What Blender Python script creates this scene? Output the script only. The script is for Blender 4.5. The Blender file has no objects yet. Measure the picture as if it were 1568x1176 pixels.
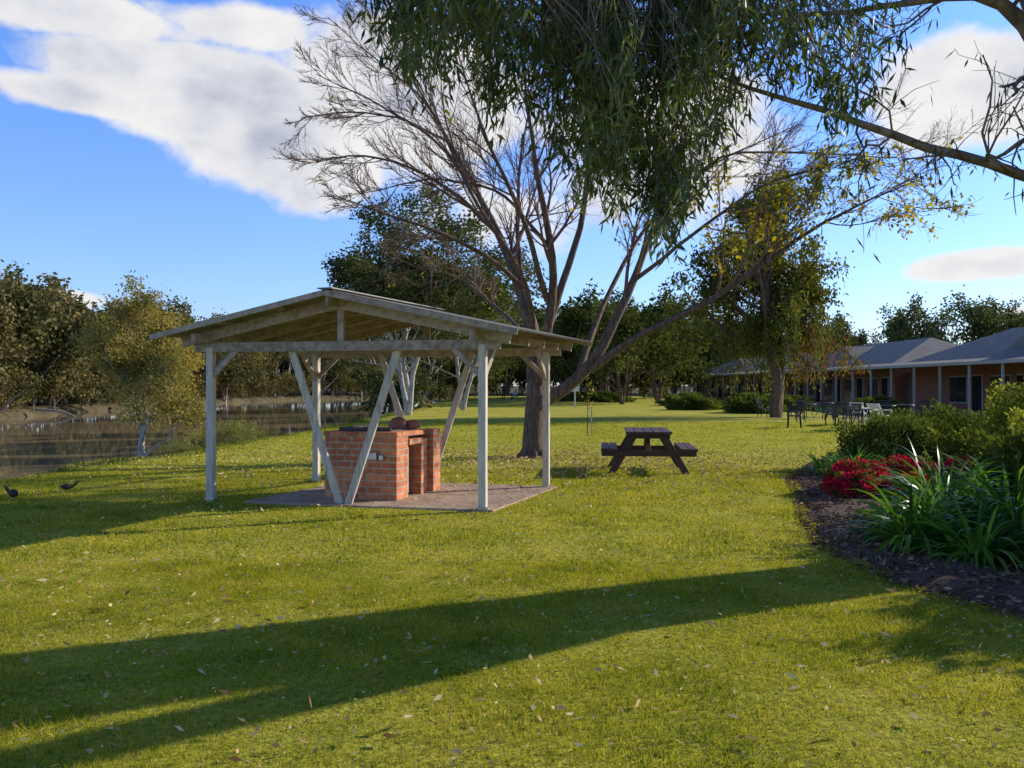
import bpy, math, numpy as np
from mathutils import Vector, Matrix
rng=np.random.default_rng(11)
F=1358.
def W(px,py,d): return np.array([(px-784)/F*d, d, 1.6-(py-590)/F*d])
scene=bpy.context.scene
scene.view_settings.view_transform='Standard'
scene.view_settings.look='None'; scene.view_settings.exposure=0
COL=scene.collection

# ------------------------------------------------------------ helpers
class Geo:
    def __init__(s): s.v=[];s.q=[];s.t=[];s.qm=[];s.tm=[];s.r=[];s.n=0
    def add(s,v,q=None,t=None,mat=0,rnd=None):
        v=np.asarray(v,dtype=np.float32).reshape(-1,3)
        if len(v)==0: return
        s.v.append(v)
        if q is not None and len(q):
            q=np.asarray(q,dtype=np.int64).reshape(-1,4); s.q.append(q+s.n); s.qm.append(np.full(len(q),mat))
        if t is not None and len(t):
            t=np.asarray(t,dtype=np.int64).reshape(-1,3); s.t.append(t+s.n); s.tm.append(np.full(len(t),mat))
        s.r.append(np.full(len(v),.5) if rnd is None else np.asarray(rnd).reshape(-1))
        s.n+=len(v)
    def arrays(s):
        v=np.concatenate(s.v); r=np.concatenate(s.r)
        q=np.concatenate(s.q) if s.q else np.zeros((0,4),int); t=np.concatenate(s.t) if s.t else np.zeros((0,3),int)
        qm=np.concatenate(s.qm) if s.qm else np.zeros(0,int); tm=np.concatenate(s.tm) if s.tm else np.zeros(0,int)
        return v,q,t,qm,tm,r
    def addarr(s,A,M=None,off=(0,0,0),scl=1.0,rot=0.0,rs=0.0):
        v,q,t,qm,tm,r=A
        c,n=math.cos(rot),math.sin(rot)
        v2=np.stack([v[:,0]*c-v[:,1]*n, v[:,0]*n+v[:,1]*c, v[:,2]],1)*np.asarray(scl)+np.asarray(off)
        s.v.append(v2.astype(np.float32))
        if len(q): s.q.append(q+s.n); s.qm.append(qm)
        if len(t): s.t.append(t+s.n); s.tm.append(tm)
        s.r.append(np.clip(r+rs,0,1)); s.n+=len(v)
    def build(s,name,mats,parent=None,smooth=False,bevel=0,loc=None,rotz=0):
        v,q,t,qm,tm,r=s.arrays()
        me=bpy.data.meshes.new(name)
        me.vertices.add(len(v)); me.vertices.foreach_set('co',v.astype(np.float32).ravel())
        nl=len(q)*4+len(t)*3
        me.loops.add(nl); me.loops.foreach_set('vertex_index',np.concatenate([q.ravel(),t.ravel()]).astype(np.int32))
        me.polygons.add(len(q)+len(t))
        ls=np.concatenate([np.arange(len(q))*4, len(q)*4+np.arange(len(t))*3]).astype(np.int32)
        me.polygons.foreach_set('loop_start',ls)
        me.polygons.foreach_set('material_index',np.concatenate([qm,tm]).astype(np.int32))
        me.polygons.foreach_set('use_smooth',np.full(len(q)+len(t),smooth))
        me.update(calc_edges=True)
        a=me.attributes.new('rnd','FLOAT','POINT'); a.data.foreach_set('value',r.astype(np.float32))
        for m in (mats if isinstance(mats,(list,tuple)) else [mats]): me.materials.append(m)
        o=bpy.data.objects.new(name,me); COL.objects.link(o)
        if parent: o.parent=parent
        if loc is not None: o.location=loc
        o.rotation_euler[2]=rotz
        if bevel:
            b=o.modifiers.new('bevel','BEVEL'); b.width=bevel; b.segments=2; b.limit_method='ANGLE'
        return o
def empty(name,loc=(0,0,0),rotz=0):
    e=bpy.data.objects.new(name,None); COL.objects.link(e); e.location=loc; e.rotation_euler[2]=rotz; e.empty_display_size=.2
    return e
def nrm(a): return a/np.maximum(np.linalg.norm(a,axis=-1,keepdims=True),1e-9)
BQ=[[0,3,2,1],[4,5,6,7],[0,1,5,4],[1,2,6,5],[2,3,7,6],[3,0,4,7]]
def box(g,c,s,mat=0,rnd=.5):
    c=np.array(c,float);s=np.array(s,float)/2
    P=np.array([[-1,-1,-1],[1,-1,-1],[1,1,-1],[-1,1,-1],[-1,-1,1],[1,-1,1],[1,1,1],[-1,1,1]])*s+c
    g.add(P,BQ,mat=mat,rnd=np.full(8,rnd))
def beam(g,p0,p1,w,h,mat=0,up=(0,0,1)):
    p0=np.array(p0,float);p1=np.array(p1,float); t=nrm(p1-p0); up=np.array(up,float)
    if abs(t@up)>.95: up=np.array([-.25,.97,0.])
    s=nrm(np.cross(t,up)); u=np.cross(s,t)
    P=[]
    for p in (p0,p1):
        for a,b in ((-1,-1),(1,-1),(1,1),(-1,1)): P.append(p+s*a*w/2+u*b*h/2)
    g.add(P,BQ,mat=mat,rnd=np.full(8,rng.random()))
def tubes(g,P,R,S=5,mat=0,rnd=None):
    P=np.asarray(P,float);R=np.asarray(R,float)
    N,K,_=P.shape
    if N==0: return
    T=np.empty_like(P); T[:,1:-1]=P[:,2:]-P[:,:-2]; T[:,0]=P[:,1]-P[:,0]; T[:,-1]=P[:,-1]-P[:,-2]; T=nrm(T)
    D=nrm(P[:,-1]-P[:,0]); ref=np.zeros((N,3)); ref[np.arange(N),np.argmin(np.abs(D),axis=1)]=1
    u=nrm(np.cross(T,ref[:,None,:])); v=np.cross(T,u)
    a=np.arange(S)/S*2*math.pi
    V=P[:,:,None,:]+R[:,:,None,None]*(np.cos(a)[None,None,:,None]*u[:,:,None,:]+np.sin(a)[None,None,:,None]*v[:,:,None,:])
    idx=np.arange(N*K*S).reshape(N,K,S)
    A=idx[:,:-1,:];B=idx[:,1:,:]
    Q=np.stack([A,np.roll(A,-1,2),np.roll(B,-1,2),B],-1).reshape(-1,4)
    r=np.repeat(rng.random(N),K*S) if rnd is None else np.full(N*K*S,rnd)
    g.add(V.reshape(-1,3),Q,mat=mat,rnd=r)
def resample(pts,rad,K):
    pts=np.array(pts,float); d=np.r_[0,np.cumsum(np.linalg.norm(np.diff(pts,axis=0),axis=1))]; d/=d[-1]
    t=np.linspace(0,1,K)
    P=np.stack([np.interp(t,d,pts[:,i]) for i in range(3)],1)
    for _ in range(2):
        P[1:-1]=.25*P[:-2]+.5*P[1:-1]+.25*P[2:]
    return P,np.interp(t,np.linspace(0,1,len(rad)),rad)
def spawn(P,R,n,t0=.25,t1=1.,ang=.8,lenr=.5,K=5,wig=.15,trop=.05,rr=.6,rmin=.004,taper=.35,Lmax=99,zmin=None):
    N,Kp,_=P.shape
    L=np.linalg.norm(np.diff(P,axis=1),axis=2).sum(1)
    idx=np.repeat(np.arange(N),n); M=len(idx)
    t=np.tile((np.arange(n)+.5)/n,N)+rng.uniform(-.5,.5,M)/n; t=t0+(t1-t0)*t
    f=np.clip(t*(Kp-1),0,Kp-1.001); i=f.astype(int); w=(f-i)[:,None]
    st=P[idx,i]*(1-w)+P[idx,i+1]*w; tan=nrm(P[idx,i+1]-P[idx,i]); rad=R[idx,i]*(1-w[:,0])+R[idx,i+1]*w[:,0]
    pr=rng.normal(size=(M,3)); pr-=(pr*tan).sum(1,keepdims=True)*tan; pr=nrm(pr)
    a=(ang+rng.normal(size=M)*.18)[:,None]
    d=np.cos(a)*tan+np.sin(a)*pr
    ln=np.minimum(L[idx]*lenr*(1.2-.6*t)*rng.uniform(.65,1.25,M),Lmax)[:,None]
    pts=[st]
    for k in range(1,K):
        d=nrm(d+rng.normal(size=(M,3))*wig+np.array([0,0,trop])); pts.append(pts[-1]+d*ln/(K-1))
    r0=np.maximum(rad*rr,rmin)
    R2=np.maximum(r0[:,None]*np.linspace(1,taper,K)[None],rmin*.7)
    return np.stack(pts,1),R2
def leaves(g,C,D,L,Wd,mat=1,rnd=None):
    N=len(C); 
    if N==0: return
    D=nrm(D); s=nrm(np.cross(D,rng.normal(size=(N,3))))
    L=np.broadcast_to(L,(N,))[:,None]; Wd=np.broadcast_to(Wd,(N,))[:,None]
    V=np.stack([C,C+D*L*.45+s*Wd/2,C+D*L,C+D*L*.45-s*Wd/2],1)
    r=rng.random(N) if rnd is None else rnd
    g.add(V.reshape(-1,3),np.arange(N*4).reshape(N,4),mat=mat,rnd=np.repeat(r,4))
def tipleaves(g,P,n,sig,L,Wd,mat=1,droop=0.,spread=1.,crnd=.35,t0=.3):
    N,K,_=P.shape
    idx=np.repeat(np.arange(N),n); M=len(idx)
    f=rng.uniform(t0,1,M)*(K-1.001); i=f.astype(int); w=(f-i)[:,None]
    C=P[idx,i]*(1-w)+P[idx,i+1]*w+rng.normal(size=(M,3))*sig
    D=nrm(rng.normal(size=(M,3))*spread+np.array([0,0,-droop]))
    cl=rng.random(N)[idx]
    r=np.clip(cl*crnd*2+rng.random(M)*(1-crnd)-.0,0,1)
    leaves(g,C,D,L*rng.uniform(.7,1.3,M),Wd*rng.uniform(.7,1.3,M),mat,r)
def ribbons(g,P,Wd,mat=0,rnd=None):
    N,K,_=P.shape
    D=nrm(P[:,1]-P[:,0]); s=nrm(np.cross(D,rng.normal(size=(N,3))*.4+np.array([0,0,1.])))
    w=Wd[:,None]*np.interp(np.linspace(0,1,K),[0,.3,.7,1],[.6,1,.8,.03])[None]
    V=np.stack([P-s[:,None]*w[...,None]/2,P+s[:,None]*w[...,None]/2],2)
    idx=np.arange(N*K*2).reshape(N,K,2)
    Q=np.stack([idx[:,:-1,0],idx[:,:-1,1],idx[:,1:,1],idx[:,1:,0]],-1).reshape(-1,4)
    r=rng.random(N) if rnd is None else rnd
    g.add(V.reshape(-1,3),Q,mat=mat,rnd=np.repeat(r,K*2))

# ------------------------------------------------------------ materials
def newmat(name):
    m=bpy.data.materials.new(name); m.use_nodes=True; nt=m.node_tree; nt.nodes.clear(); return m,nt,nt.nodes,nt.links
def ramp(N,stops):
    r=N.new('ShaderNodeValToRGB'); e=r.color_ramp.elements
    while len(e)<len(stops): e.new(.5)
    for k,(p,c) in enumerate(stops): e[k].position=p; e[k].color=(*c,1)
    return r
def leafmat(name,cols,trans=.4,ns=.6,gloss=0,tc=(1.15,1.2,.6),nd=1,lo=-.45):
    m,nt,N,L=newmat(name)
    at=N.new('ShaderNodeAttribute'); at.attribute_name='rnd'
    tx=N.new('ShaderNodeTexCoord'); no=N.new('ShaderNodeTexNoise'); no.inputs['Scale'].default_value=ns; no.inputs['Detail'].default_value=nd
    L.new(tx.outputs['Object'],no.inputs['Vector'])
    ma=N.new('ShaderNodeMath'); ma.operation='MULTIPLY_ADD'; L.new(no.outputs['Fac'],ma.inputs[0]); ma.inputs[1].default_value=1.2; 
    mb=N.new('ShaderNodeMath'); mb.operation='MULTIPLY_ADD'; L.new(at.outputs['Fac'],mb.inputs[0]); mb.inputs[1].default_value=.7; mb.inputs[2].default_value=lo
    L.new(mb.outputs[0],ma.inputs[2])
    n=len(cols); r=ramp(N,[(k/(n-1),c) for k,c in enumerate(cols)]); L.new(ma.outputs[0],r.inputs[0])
    if gloss:
        p=N.new('ShaderNodeBsdfPrincipled'); p.inputs['Roughness'].default_value=gloss; p.inputs['Specular IOR Level'].default_value=.3; L.new(r.outputs[0],p.inputs['Base Color'])
    else:
        p=N.new('ShaderNodeBsdfDiffuse'); L.new(r.outputs[0],p.inputs['Color'])
    out=p
    if trans>0:
        t=N.new('ShaderNodeBsdfTranslucent'); mx=N.new('ShaderNodeMix'); mx.data_type='RGBA'; mx.blend_type='MULTIPLY'; mx.inputs[0].default_value=1
        L.new(r.outputs[0],mx.inputs[6]); mx.inputs[7].default_value=(*tc,1); L.new(mx.outputs[2],t.inputs[0])
        ms=N.new('ShaderNodeMixShader'); ms.inputs[0].default_value=trans; L.new(p.outputs[0],ms.inputs[1]); L.new(t.outputs[0],ms.inputs[2]); out=ms
    o=N.new('ShaderNodeOutputMaterial'); L.new(out.outputs[0],o.inputs[0]); return m
def plain(name,cols,scale=5,rough=.7,bump=.2,metal=0,stretch=(1,1,1),spec=.4,detail=4,usernd=.0):
    m,nt,N,L=newmat(name)
    tx=N.new('ShaderNodeTexCoord'); mp=N.new('ShaderNodeMapping'); mp.inputs['Scale'].default_value=stretch
    L.new(tx.outputs['Object'],mp.inputs[0])
    no=N.new('ShaderNodeTexNoise'); no.inputs['Scale'].default_value=scale; no.inputs['Detail'].default_value=detail; no.inputs['Roughness'].default_value=.65
    L.new(mp.outputs[0],no.inputs['Vector'])
    n=len(cols); r=ramp(N,[(.28+.44*k/(n-1),c) for k,c in enumerate(cols)])
    src=no.outputs['Fac']
    if usernd:
        at=N.new('ShaderNodeAttribute'); at.attribute_name='rnd'
        ma=N.new('ShaderNodeMath'); ma.operation='MULTIPLY_ADD'; L.new(at.outputs['Fac'],ma.inputs[0]); ma.inputs[1].default_value=usernd; 
        mc=N.new('ShaderNodeMath'); mc.operation='SUBTRACT'; L.new(src,mc.inputs[0]); mc.inputs[1].default_value=usernd/2
        L.new(mc.outputs[0],ma.inputs[2]); src=ma.outputs[0]
    L.new(src,r.inputs[0])
    p=N.new('ShaderNodeBsdfPrincipled'); p.inputs['Roughness'].default_value=rough; p.inputs['Metallic'].default_value=metal; p.inputs['Specular IOR Level'].default_value=spec
    L.new(r.outputs[0],p.inputs['Base Color'])
    if bump:
        b=N.new('ShaderNodeBump'); b.inputs['Strength'].default_value=bump; b.inputs['Distance'].default_value=.02; L.new(no.outputs['Fac'],b.inputs['Height']); L.new(b.outputs[0],p.inputs['Normal'])
    o=N.new('ShaderNodeOutputMaterial'); L.new(p.outputs[0],o.inputs[0]); return m
def brickmat(name,c1,c2,mortar,bw=.23,bh=.086,ms=.012):
    m,nt,N,L=newmat(name)
    tx=N.new('ShaderNodeTexCoord'); sp=N.new('ShaderNodeSeparateXYZ'); L.new(tx.outputs['Object'],sp.inputs[0])
    ad=N.new('ShaderNodeMath'); ad.operation='ADD'; L.new(sp.outputs[0],ad.inputs[0]); L.new(sp.outputs[1],ad.inputs[1])
    cb=N.new('ShaderNodeCombineXYZ'); L.new(ad.outputs[0],cb.inputs[0]); L.new(sp.outputs[2],cb.inputs[1])
    b=N.new('ShaderNodeTexBrick'); L.new(cb.outputs[0],b.inputs['Vector'])
    b.inputs['Color1'].default_value=(*c1,1); b.inputs['Color2'].default_value=(*c2,1); b.inputs['Mortar'].default_value=(*mortar,1)
    b.inputs['Scale'].default_value=1; b.inputs['Brick Width'].default_value=bw; b.inputs['Row Height'].default_value=bh; b.inputs['Mortar Size'].default_value=ms; b.inputs['Mortar Smooth'].default_value=.2; b.inputs['Bias'].default_value=0
    no=N.new('ShaderNodeTexNoise'); no.inputs['Scale'].default_value=9; no.inputs['Detail'].default_value=6; L.new(tx.outputs['Object'],no.inputs['Vector'])
    rr=ramp(N,[(.3,(.55,.5,.5)),(.7,(1.15,1.1,1.05))]); L.new(no.outputs['Fac'],rr.inputs[0])
    mx=N.new('ShaderNodeMix'); mx.data_type='RGBA'; mx.blend_type='MULTIPLY'; mx.inputs[0].default_value=.8; L.new(b.outputs['Color'],mx.inputs[6]); L.new(rr.outputs[0],mx.inputs[7])
    p=N.new('ShaderNodeBsdfPrincipled'); p.inputs['Roughness'].default_value=.85; L.new(mx.outputs[2],p.inputs['Base Color'])
    iv=N.new('ShaderNodeMath'); iv.operation='SUBTRACT'; iv.inputs[0].default_value=1; L.new(b.outputs['Fac'],iv.inputs[1])
    bu=N.new('ShaderNodeBump'); bu.inputs['Strength'].default_value=.7; bu.inputs['Distance'].default_value=.008; L.new(iv.outputs[0],bu.inputs['Height']); L.new(bu.outputs[0],p.inputs['Normal'])
    o=N.new('ShaderNodeOutputMaterial'); L.new(p.outputs[0],o.inputs[0]); return m

M_grass=leafmat('grass_blades',[(.09,.14,.015),(.26,.31,.025),(.48,.47,.045),(.70,.58,.14)],trans=.5,ns=1.6,tc=(1.15,1.08,.45),nd=4)
M_euc=leafmat('gum_leaves',[(.045,.06,.022),(.08,.10,.035),(.13,.15,.055),(.21,.20,.09)],trans=.25,ns=1.3)
M_hang=leafmat('hanging_gum_leaves',[(.022,.040,.008),(.05,.080,.016),(.10,.135,.03),(.27,.30,.09)],trans=.38,ns=1.5,gloss=.4)
M_mid=leafmat('river_gum_leaves',[(.03,.045,.014),(.06,.08,.024),(.11,.125,.04),(.20,.18,.07)],trans=.25,ns=.35)
M_far=leafmat('far_bank_leaves',[(.05,.055,.020),(.10,.10,.040),(.17,.155,.062),(.28,.215,.09)],trans=.2,ns=.12)
M_dark=leafmat('dark_tree_leaves',[(.025,.033,.010),(.05,.062,.018),(.10,.11,.028),(.18,.18,.05)],trans=.25,ns=.3)
M_birch=leafmat('young_gum_leaves',[(.12,.115,.035),(.22,.20,.06),(.36,.30,.09),(.50,.37,.13)],trans=.4,ns=.9)
M_yel=leafmat('yellow_autumn_leaves',[(.13,.16,.02),(.27,.27,.03),(.48,.40,.04),(.62,.46,.05)],trans=.5,ns=.6,tc=(1.1,1.,.4))
M_wil=leafmat('weeping_leaves',[(.03,.045,.012),(.065,.085,.02),(.13,.145,.03),(.30,.25,.05)],trans=.38,ns=.3)
M_rust=leafmat('rust_creeper_leaves',[(.10,.035,.02),(.20,.075,.04),(.32,.14,.07)],trans=.3,ns=.6)
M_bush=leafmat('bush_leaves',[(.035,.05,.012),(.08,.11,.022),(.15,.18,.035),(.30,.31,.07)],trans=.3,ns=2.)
M_agap=leafmat('strap_leaves',[(.025,.065,.008),(.06,.15,.016),(.14,.28,.03),(.30,.46,.06)],trans=.35,ns=2.,gloss=.35)
M_red=leafmat('red_flowers',[(.28,.01,.03),(.50,.015,.05),(.66,.03,.09),(.72,.06,.12)],trans=.35,ns=3.,tc=(1.1,.6,.8))
M_ybush=leafmat('yellow_green_bush',[(.09,.13,.015),(.20,.24,.03),(.38,.37,.05),(.52,.48,.10)],trans=.4,ns=2.)
M_bankg=leafmat('bank_grass',[(.08,.10,.02),(.17,.19,.04),(.28,.29,.08),(.38,.35,.14)],trans=.35,ns=.6)
M_bark=plain('brown_bark',[(.045,.028,.018),(.13,.085,.058),(.25,.17,.12)],scale=6,stretch=(3,3,.6),rough=.9,bump=.8)
M_twig=plain('reddish_twigs',[(.12,.065,.045),(.25,.15,.11)],scale=2,rough=.8,bump=0)
M_gbark=plain('gum_bark',[(.06,.045,.035),(.20,.15,.11),(.34,.28,.22)],scale=4,stretch=(2,2,.5),rough=.8,bump=.4)
M_wbark=plain('white_bark',[(.16,.13,.10),(.42,.38,.33),(.64,.60,.54)],scale=5,stretch=(2,2,.7),rough=.75,bump=.2)
M_post=plain('weathered_cream_timber',[(.36,.30,.22),(.58,.51,.41),(.70,.63,.52)],scale=6,stretch=(5,5,.6),rough=.75,bump=.3,usernd=.12)
M_beam=plain('weathered_roof_timber',[(.22,.165,.12),(.40,.32,.24),(.52,.43,.33)],scale=6,stretch=(2,2,2),rough=.8,bump=.3,usernd=.15)
M_table=plain('dark_stained_timber',[(.035,.018,.012),(.075,.038,.026),(.12,.07,.05)],scale=7,stretch=(6,.6,6),rough=.6,bump=.3,usernd=.2)
M_conc=plain('concrete_slab',[(.26,.165,.11),(.42,.29,.20),(.55,.40,.29)],scale=3,rough=.9,bump=.15)
M_steel=plain('stainless_steel',[(.35,.35,.35),(.6,.6,.6)],scale=8,rough=.35,bump=0,metal=.9)
M_plate=plain('blackened_hotplate',[(.05,.045,.04),(.12,.10,.09)],scale=8,rough=.6,bump=.1,spec=.2)
M_pale=plain('pale_grey_panel',[(.55,.55,.55),(.7,.7,.7)],scale=8,rough=.5,bump=0)
M_nearblack=plain('dark_hollow',[(.01,.009,.008),(.03,.025,.02)],scale=8,rough=.9,bump=0)  # near-black, for the painted firebox shade and for the motel doors
M_brick=brickmat('orange_red_brick',(.74,.28,.11),(.50,.15,.06),(.55,.40,.27))
M_brick2=brickmat('motel_brick',(.52,.18,.08),(.36,.11,.06),(.32,.22,.16))
M_terr=plain('terracotta',[(.30,.09,.05),(.45,.16,.09)],scale=10,rough=.7)
M_mulch=plain('bark_mulch',[(.045,.027,.017),(.12,.07,.045),(.24,.15,.10)],scale=28,rough=.95,bump=1.,detail=6)
M_chip=leafmat('mulch_chips',[(.04,.022,.014),(.14,.075,.048),(.28,.17,.11),(.42,.29,.21)],trans=0,ns=5)
M_litter=leafmat('fallen_leaves',[(.22,.11,.05),(.42,.26,.12),(.62,.46,.25),(.80,.70,.48)],trans=.15,ns=5)
M_black=plain('black_metal',[(.012,.012,.014),(.03,.03,.03)],scale=10,rough=.5,bump=0)
M_white=plain('white_plastic',[(.68,.68,.66),(.78,.78,.76)],scale=10,rough=.5,bump=0)
M_glass=plain('dark_window_glass',[(.015,.018,.022),(.04,.045,.05)],scale=.7,rough=.08,bump=0,spec=.8)
M_vpost=plain('verandah_post_paint',[(.48,.44,.38),(.58,.54,.47)],scale=5,rough=.6,bump=0)
M_soffit=plain('verandah_lining',[(.12,.10,.08),(.19,.155,.12)],scale=5,rough=.8,bump=0)

def roofmat(name,cols,axis=0,pitch=.15,rough=.4):
    m,nt,N,L=newmat(name)
    tx=N.new('ShaderNodeTexCoord'); no=N.new('ShaderNodeTexNoise'); no.inputs['Scale'].default_value=1.2; no.inputs['Detail'].default_value=6; L.new(tx.outputs['Object'],no.inputs['Vector'])
    r=ramp(N,[(.3,cols[0]),(.7,cols[1])]); L.new(no.outputs['Fac'],r.inputs[0])
    w=N.new('ShaderNodeTexWave'); w.wave_type='BANDS'; w.bands_direction='XYZ'[axis]; w.inputs['Scale'].default_value=.314/pitch*1.0; L.new(tx.outputs['Object'],w.inputs['Vector'])
    b=N.new('ShaderNodeBump'); b.inputs['Strength'].default_value=.5; b.inputs['Distance'].default_value=.02; L.new(w.outputs['Fac'],b.inputs['Height'])
    p=N.new('ShaderNodeBsdfPrincipled'); p.inputs['Roughness'].default_value=rough; p.inputs['Specular IOR Level'].default_value=.2; L.new(r.outputs[0],p.inputs['Base Color']); L.new(b.outputs[0],p.inputs['Normal'])
    o=N.new('ShaderNodeOutputMaterial'); L.new(p.outputs[0],o.inputs[0]); return m
M_roof=roofmat('motel_metal_roof',[(.24,.21,.18),(.32,.285,.25)],axis=1,pitch=.5,rough=.8)
M_sroof=plain('shelter_corrugated_iron',[(.20,.19,.16),(.33,.31,.27)],scale=3,rough=.55,bump=.05)

# ------------------------------------------------------------ terrain
def lawn_e(y): return np.interp(y,[-60,0,10,14,20,30,45,70,150,300],[-14,-11,-9.6,-8.9,-7.8,-7.0,-6.6,-7,-8,-9])
def wat_e(y): return np.interp(y,[-60,20,37,54,100,250],[-19,-14.5,-12,-10.5,-11,-11])
def far_e(y): return np.interp(y,[-60,75,150,200,235,260],[-50,-50,-56,-50,-34,-18])
def sst(a,b,x): t=np.clip((x-a)/(b-a),0,1); return t*t*(3-2*t)
def H(x,y):
    x=np.asarray(x,float);y=np.asarray(y,float)
    e,w,f=lawn_e(y),wat_e(y),far_e(y)
    near=-2.1*np.clip((e-x)/(e-w),0,1)**.7*sst(0,.6,e-x)-1.6*sst(0,5,w-x)
    rise=sst(-3,2,f-x)*2.9+sst(2,25,f-x)*.9
    z=near+rise*(x<w)
    z=np.where(y>225,z*(1-sst(225,262,y)),z)
    z=z+.05*np.sin(x*.21+1)*np.sin(y*.17)*sst(8,20,np.abs(y))*(x>e)
    z=z+(x<e)*.08*np.sin(x*1.3)*np.sin(y*.9+x)
    return z
def axis(a):
    return np.array(sorted(set(np.round(np.concatenate(a),3))))
xs=axis([np.arange(-1500,-120,90),np.arange(-120,-60,6),np.arange(-60,-4,.8),np.arange(-4,30,2),np.arange(30,120,15),np.arange(120,1501,120)])
ys=axis([np.arange(-150,-10,14),np.arange(-10,70,1.0),np.arange(70,300,5),np.arange(300,600,40),np.arange(600,2400,200)])
X,Y=np.meshgrid(xs,ys,indexing='ij'); Z=H(X,Y)
nx,ny=len(xs),len(ys); idx=np.arange(nx*ny).reshape(nx,ny)
Q=np.stack([idx[:-1,:-1],idx[1:,:-1],idx[1:,1:],idx[:-1,1:]],-1).reshape(-1,4)
bank=sst(-.3,1.2,lawn_e(Y)-X); bank=np.where(Y>150,1,bank)
g=Geo(); g.add(np.stack([X,Y,Z],-1).reshape(-1,3),Q,rnd=bank.ravel())
m,nt,N,L=newmat('lawn_ground')
at=N.new('ShaderNodeAttribute'); at.attribute_name='rnd'
tx=N.new('ShaderNodeTexCoord')
n1=N.new('ShaderNodeTexNoise'); n1.inputs['Scale'].default_value=.45; n1.inputs['Detail'].default_value=6; n1.inputs['Roughness'].default_value=.7; L.new(tx.outputs['Object'],n1.inputs['Vector'])
n2=N.new('ShaderNodeTexNoise'); n2.inputs['Scale'].default_value=22; n2.inputs['Detail'].default_value=5; n2.inputs['Roughness'].default_value=.7; L.new(tx.outputs['Object'],n2.inputs['Vector'])
r1=ramp(N,[(.3,(.38,.39,.045)),(.5,(.56,.52,.07)),(.7,(.76,.62,.13))]); L.new(n1.outputs['Fac'],r1.inputs[0])
r2=ramp(N,[(.3,(.30,.33,.30)),(.55,(.95,.95,.9)),(.75,(1.25,1.2,1.))]); L.new(n2.outputs['Fac'],r2.inputs[0])
mx=N.new('ShaderNodeMix'); mx.data_type='RGBA'; mx.blend_type='MULTIPLY'; mx.inputs[0].default_value=1; L.new(r1.outputs[0],mx.inputs[6]); L.new(r2.outputs[0],mx.inputs[7])
rb=ramp(N,[(.3,(.06,.05,.025)),(.5,(.12,.10,.055)),(.7,(.20,.155,.09))]); L.new(n1.outputs['Fac'],rb.inputs[0])
m2=N.new('ShaderNodeMix'); m2.data_type='RGBA'; L.new(at.outputs['Fac'],m2.inputs[0]); L.new(mx.outputs[2],m2.inputs[6]); L.new(rb.outputs[0],m2.inputs[7])
p=N.new('ShaderNodeBsdfPrincipled'); p.inputs['Roughness'].default_value=.95; p.inputs['Specular IOR Level'].default_value=.1; L.new(m2.outputs[2],p.inputs['Base Color'])
bu=N.new('ShaderNodeBump'); bu.inputs['Strength'].default_value=.9; bu.inputs['Distance'].default_value=.04; L.new(n2.outputs['Fac'],bu.inputs['Height']); L.new(bu.outputs[0],p.inputs['Normal'])
o=N.new('ShaderNodeOutputMaterial'); L.new(p.outputs[0],o.inputs[0]); M_ground=m
g.build('ground',M_ground,smooth=True)
m,nt,N,L=newmat('river_water')
p=N.new('ShaderNodeBsdfPrincipled'); p.inputs['Base Color'].default_value=(.36,.27,.17,1); p.inputs['Roughness'].default_value=.04; p.inputs['IOR'].default_value=1.4
tx=N.new('ShaderNodeTexCoord'); n1=N.new('ShaderNodeTexNoise'); n1.inputs['Scale'].default_value=.9; n1.inputs['Detail'].default_value=3; L.new(tx.outputs['Object'],n1.inputs['Vector'])
bu=N.new('ShaderNodeBump'); bu.inputs['Strength'].default_value=.05; bu.inputs['Distance'].default_value=.05; L.new(n1.outputs['Fac'],bu.inputs['Height']); L.new(bu.outputs[0],p.inputs['Normal'])
o=N.new('ShaderNodeOutputMaterial'); L.new(p.outputs[0],o.inputs[0])
g=Geo(); g.add([[-75,-140,-1.75],[-8,-140,-1.75],[-8,268,-1.75],[-75,268,-1.75]],[[0,1,2,3]]); g.build('river_water',m)

# ------------------------------------------------------------ garden bed region
BY=np.array([4.6,5.0,5.6,6.1,7,8.7,10.9,13,15,18,22,27]); BX=np.array([6.5,4.9,4.0,3.55,3.2,3.15,3.65,4.3,4.75,6.2,8.2,11])
def bedx(y): return np.where((y<4.6)|(y>27),99,np.interp(y,BY,BX))
def inbed(x,y): return (x>bedx(y))&(x<16)
ys2=np.linspace(4.6,27,120); us=np.linspace(0,1,60)
yy,uu=np.meshgrid(ys2,us,indexing='ij'); xl=np.interp(yy,BY,BX); 
wob=.06*np.sin(yy*5.1)+.05*np.sin(yy*11.7+1)
xx=xl+wob*(1-uu)+uu**1.5*(16-xl)
zz=H(xx,yy)+.005+.05*sst(0,.25,(xx-xl-wob))+.02*np.sin(xx*7)*np.sin(yy*6)*sst(0,.3,xx-xl)+.012*rng.random(xx.shape)
ii=np.arange(yy.size).reshape(yy.shape)
g=Geo(); g.add(np.stack([xx,yy,zz],-1).reshape(-1,3),np.stack([ii[:-1,:-1],ii[:-1,1:],ii[1:,1:],ii[1:,:-1]],-1).reshape(-1,4))
g.build('garden_bed',M_mulch,smooth=True)
n=26000; cy=rng.uniform(4.8,19,n); cx=np.interp(cy,BY,BX)-.15+rng.random(n)**1.3*4.2
C=np.stack([cx,cy,H(cx,cy)+.045*sst(0,.25,cx-np.interp(cy,BY,BX))+rng.uniform(.006,.03,n)],1)
D=rng.normal(size=(n,3))*[1,1,.25]
g=Geo(); leaves(g,C,D,rng.uniform(.03,.09,n),rng.uniform(.012,.03,n),mat=0); g.build('bark_mulch_chips',M_chip)

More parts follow.
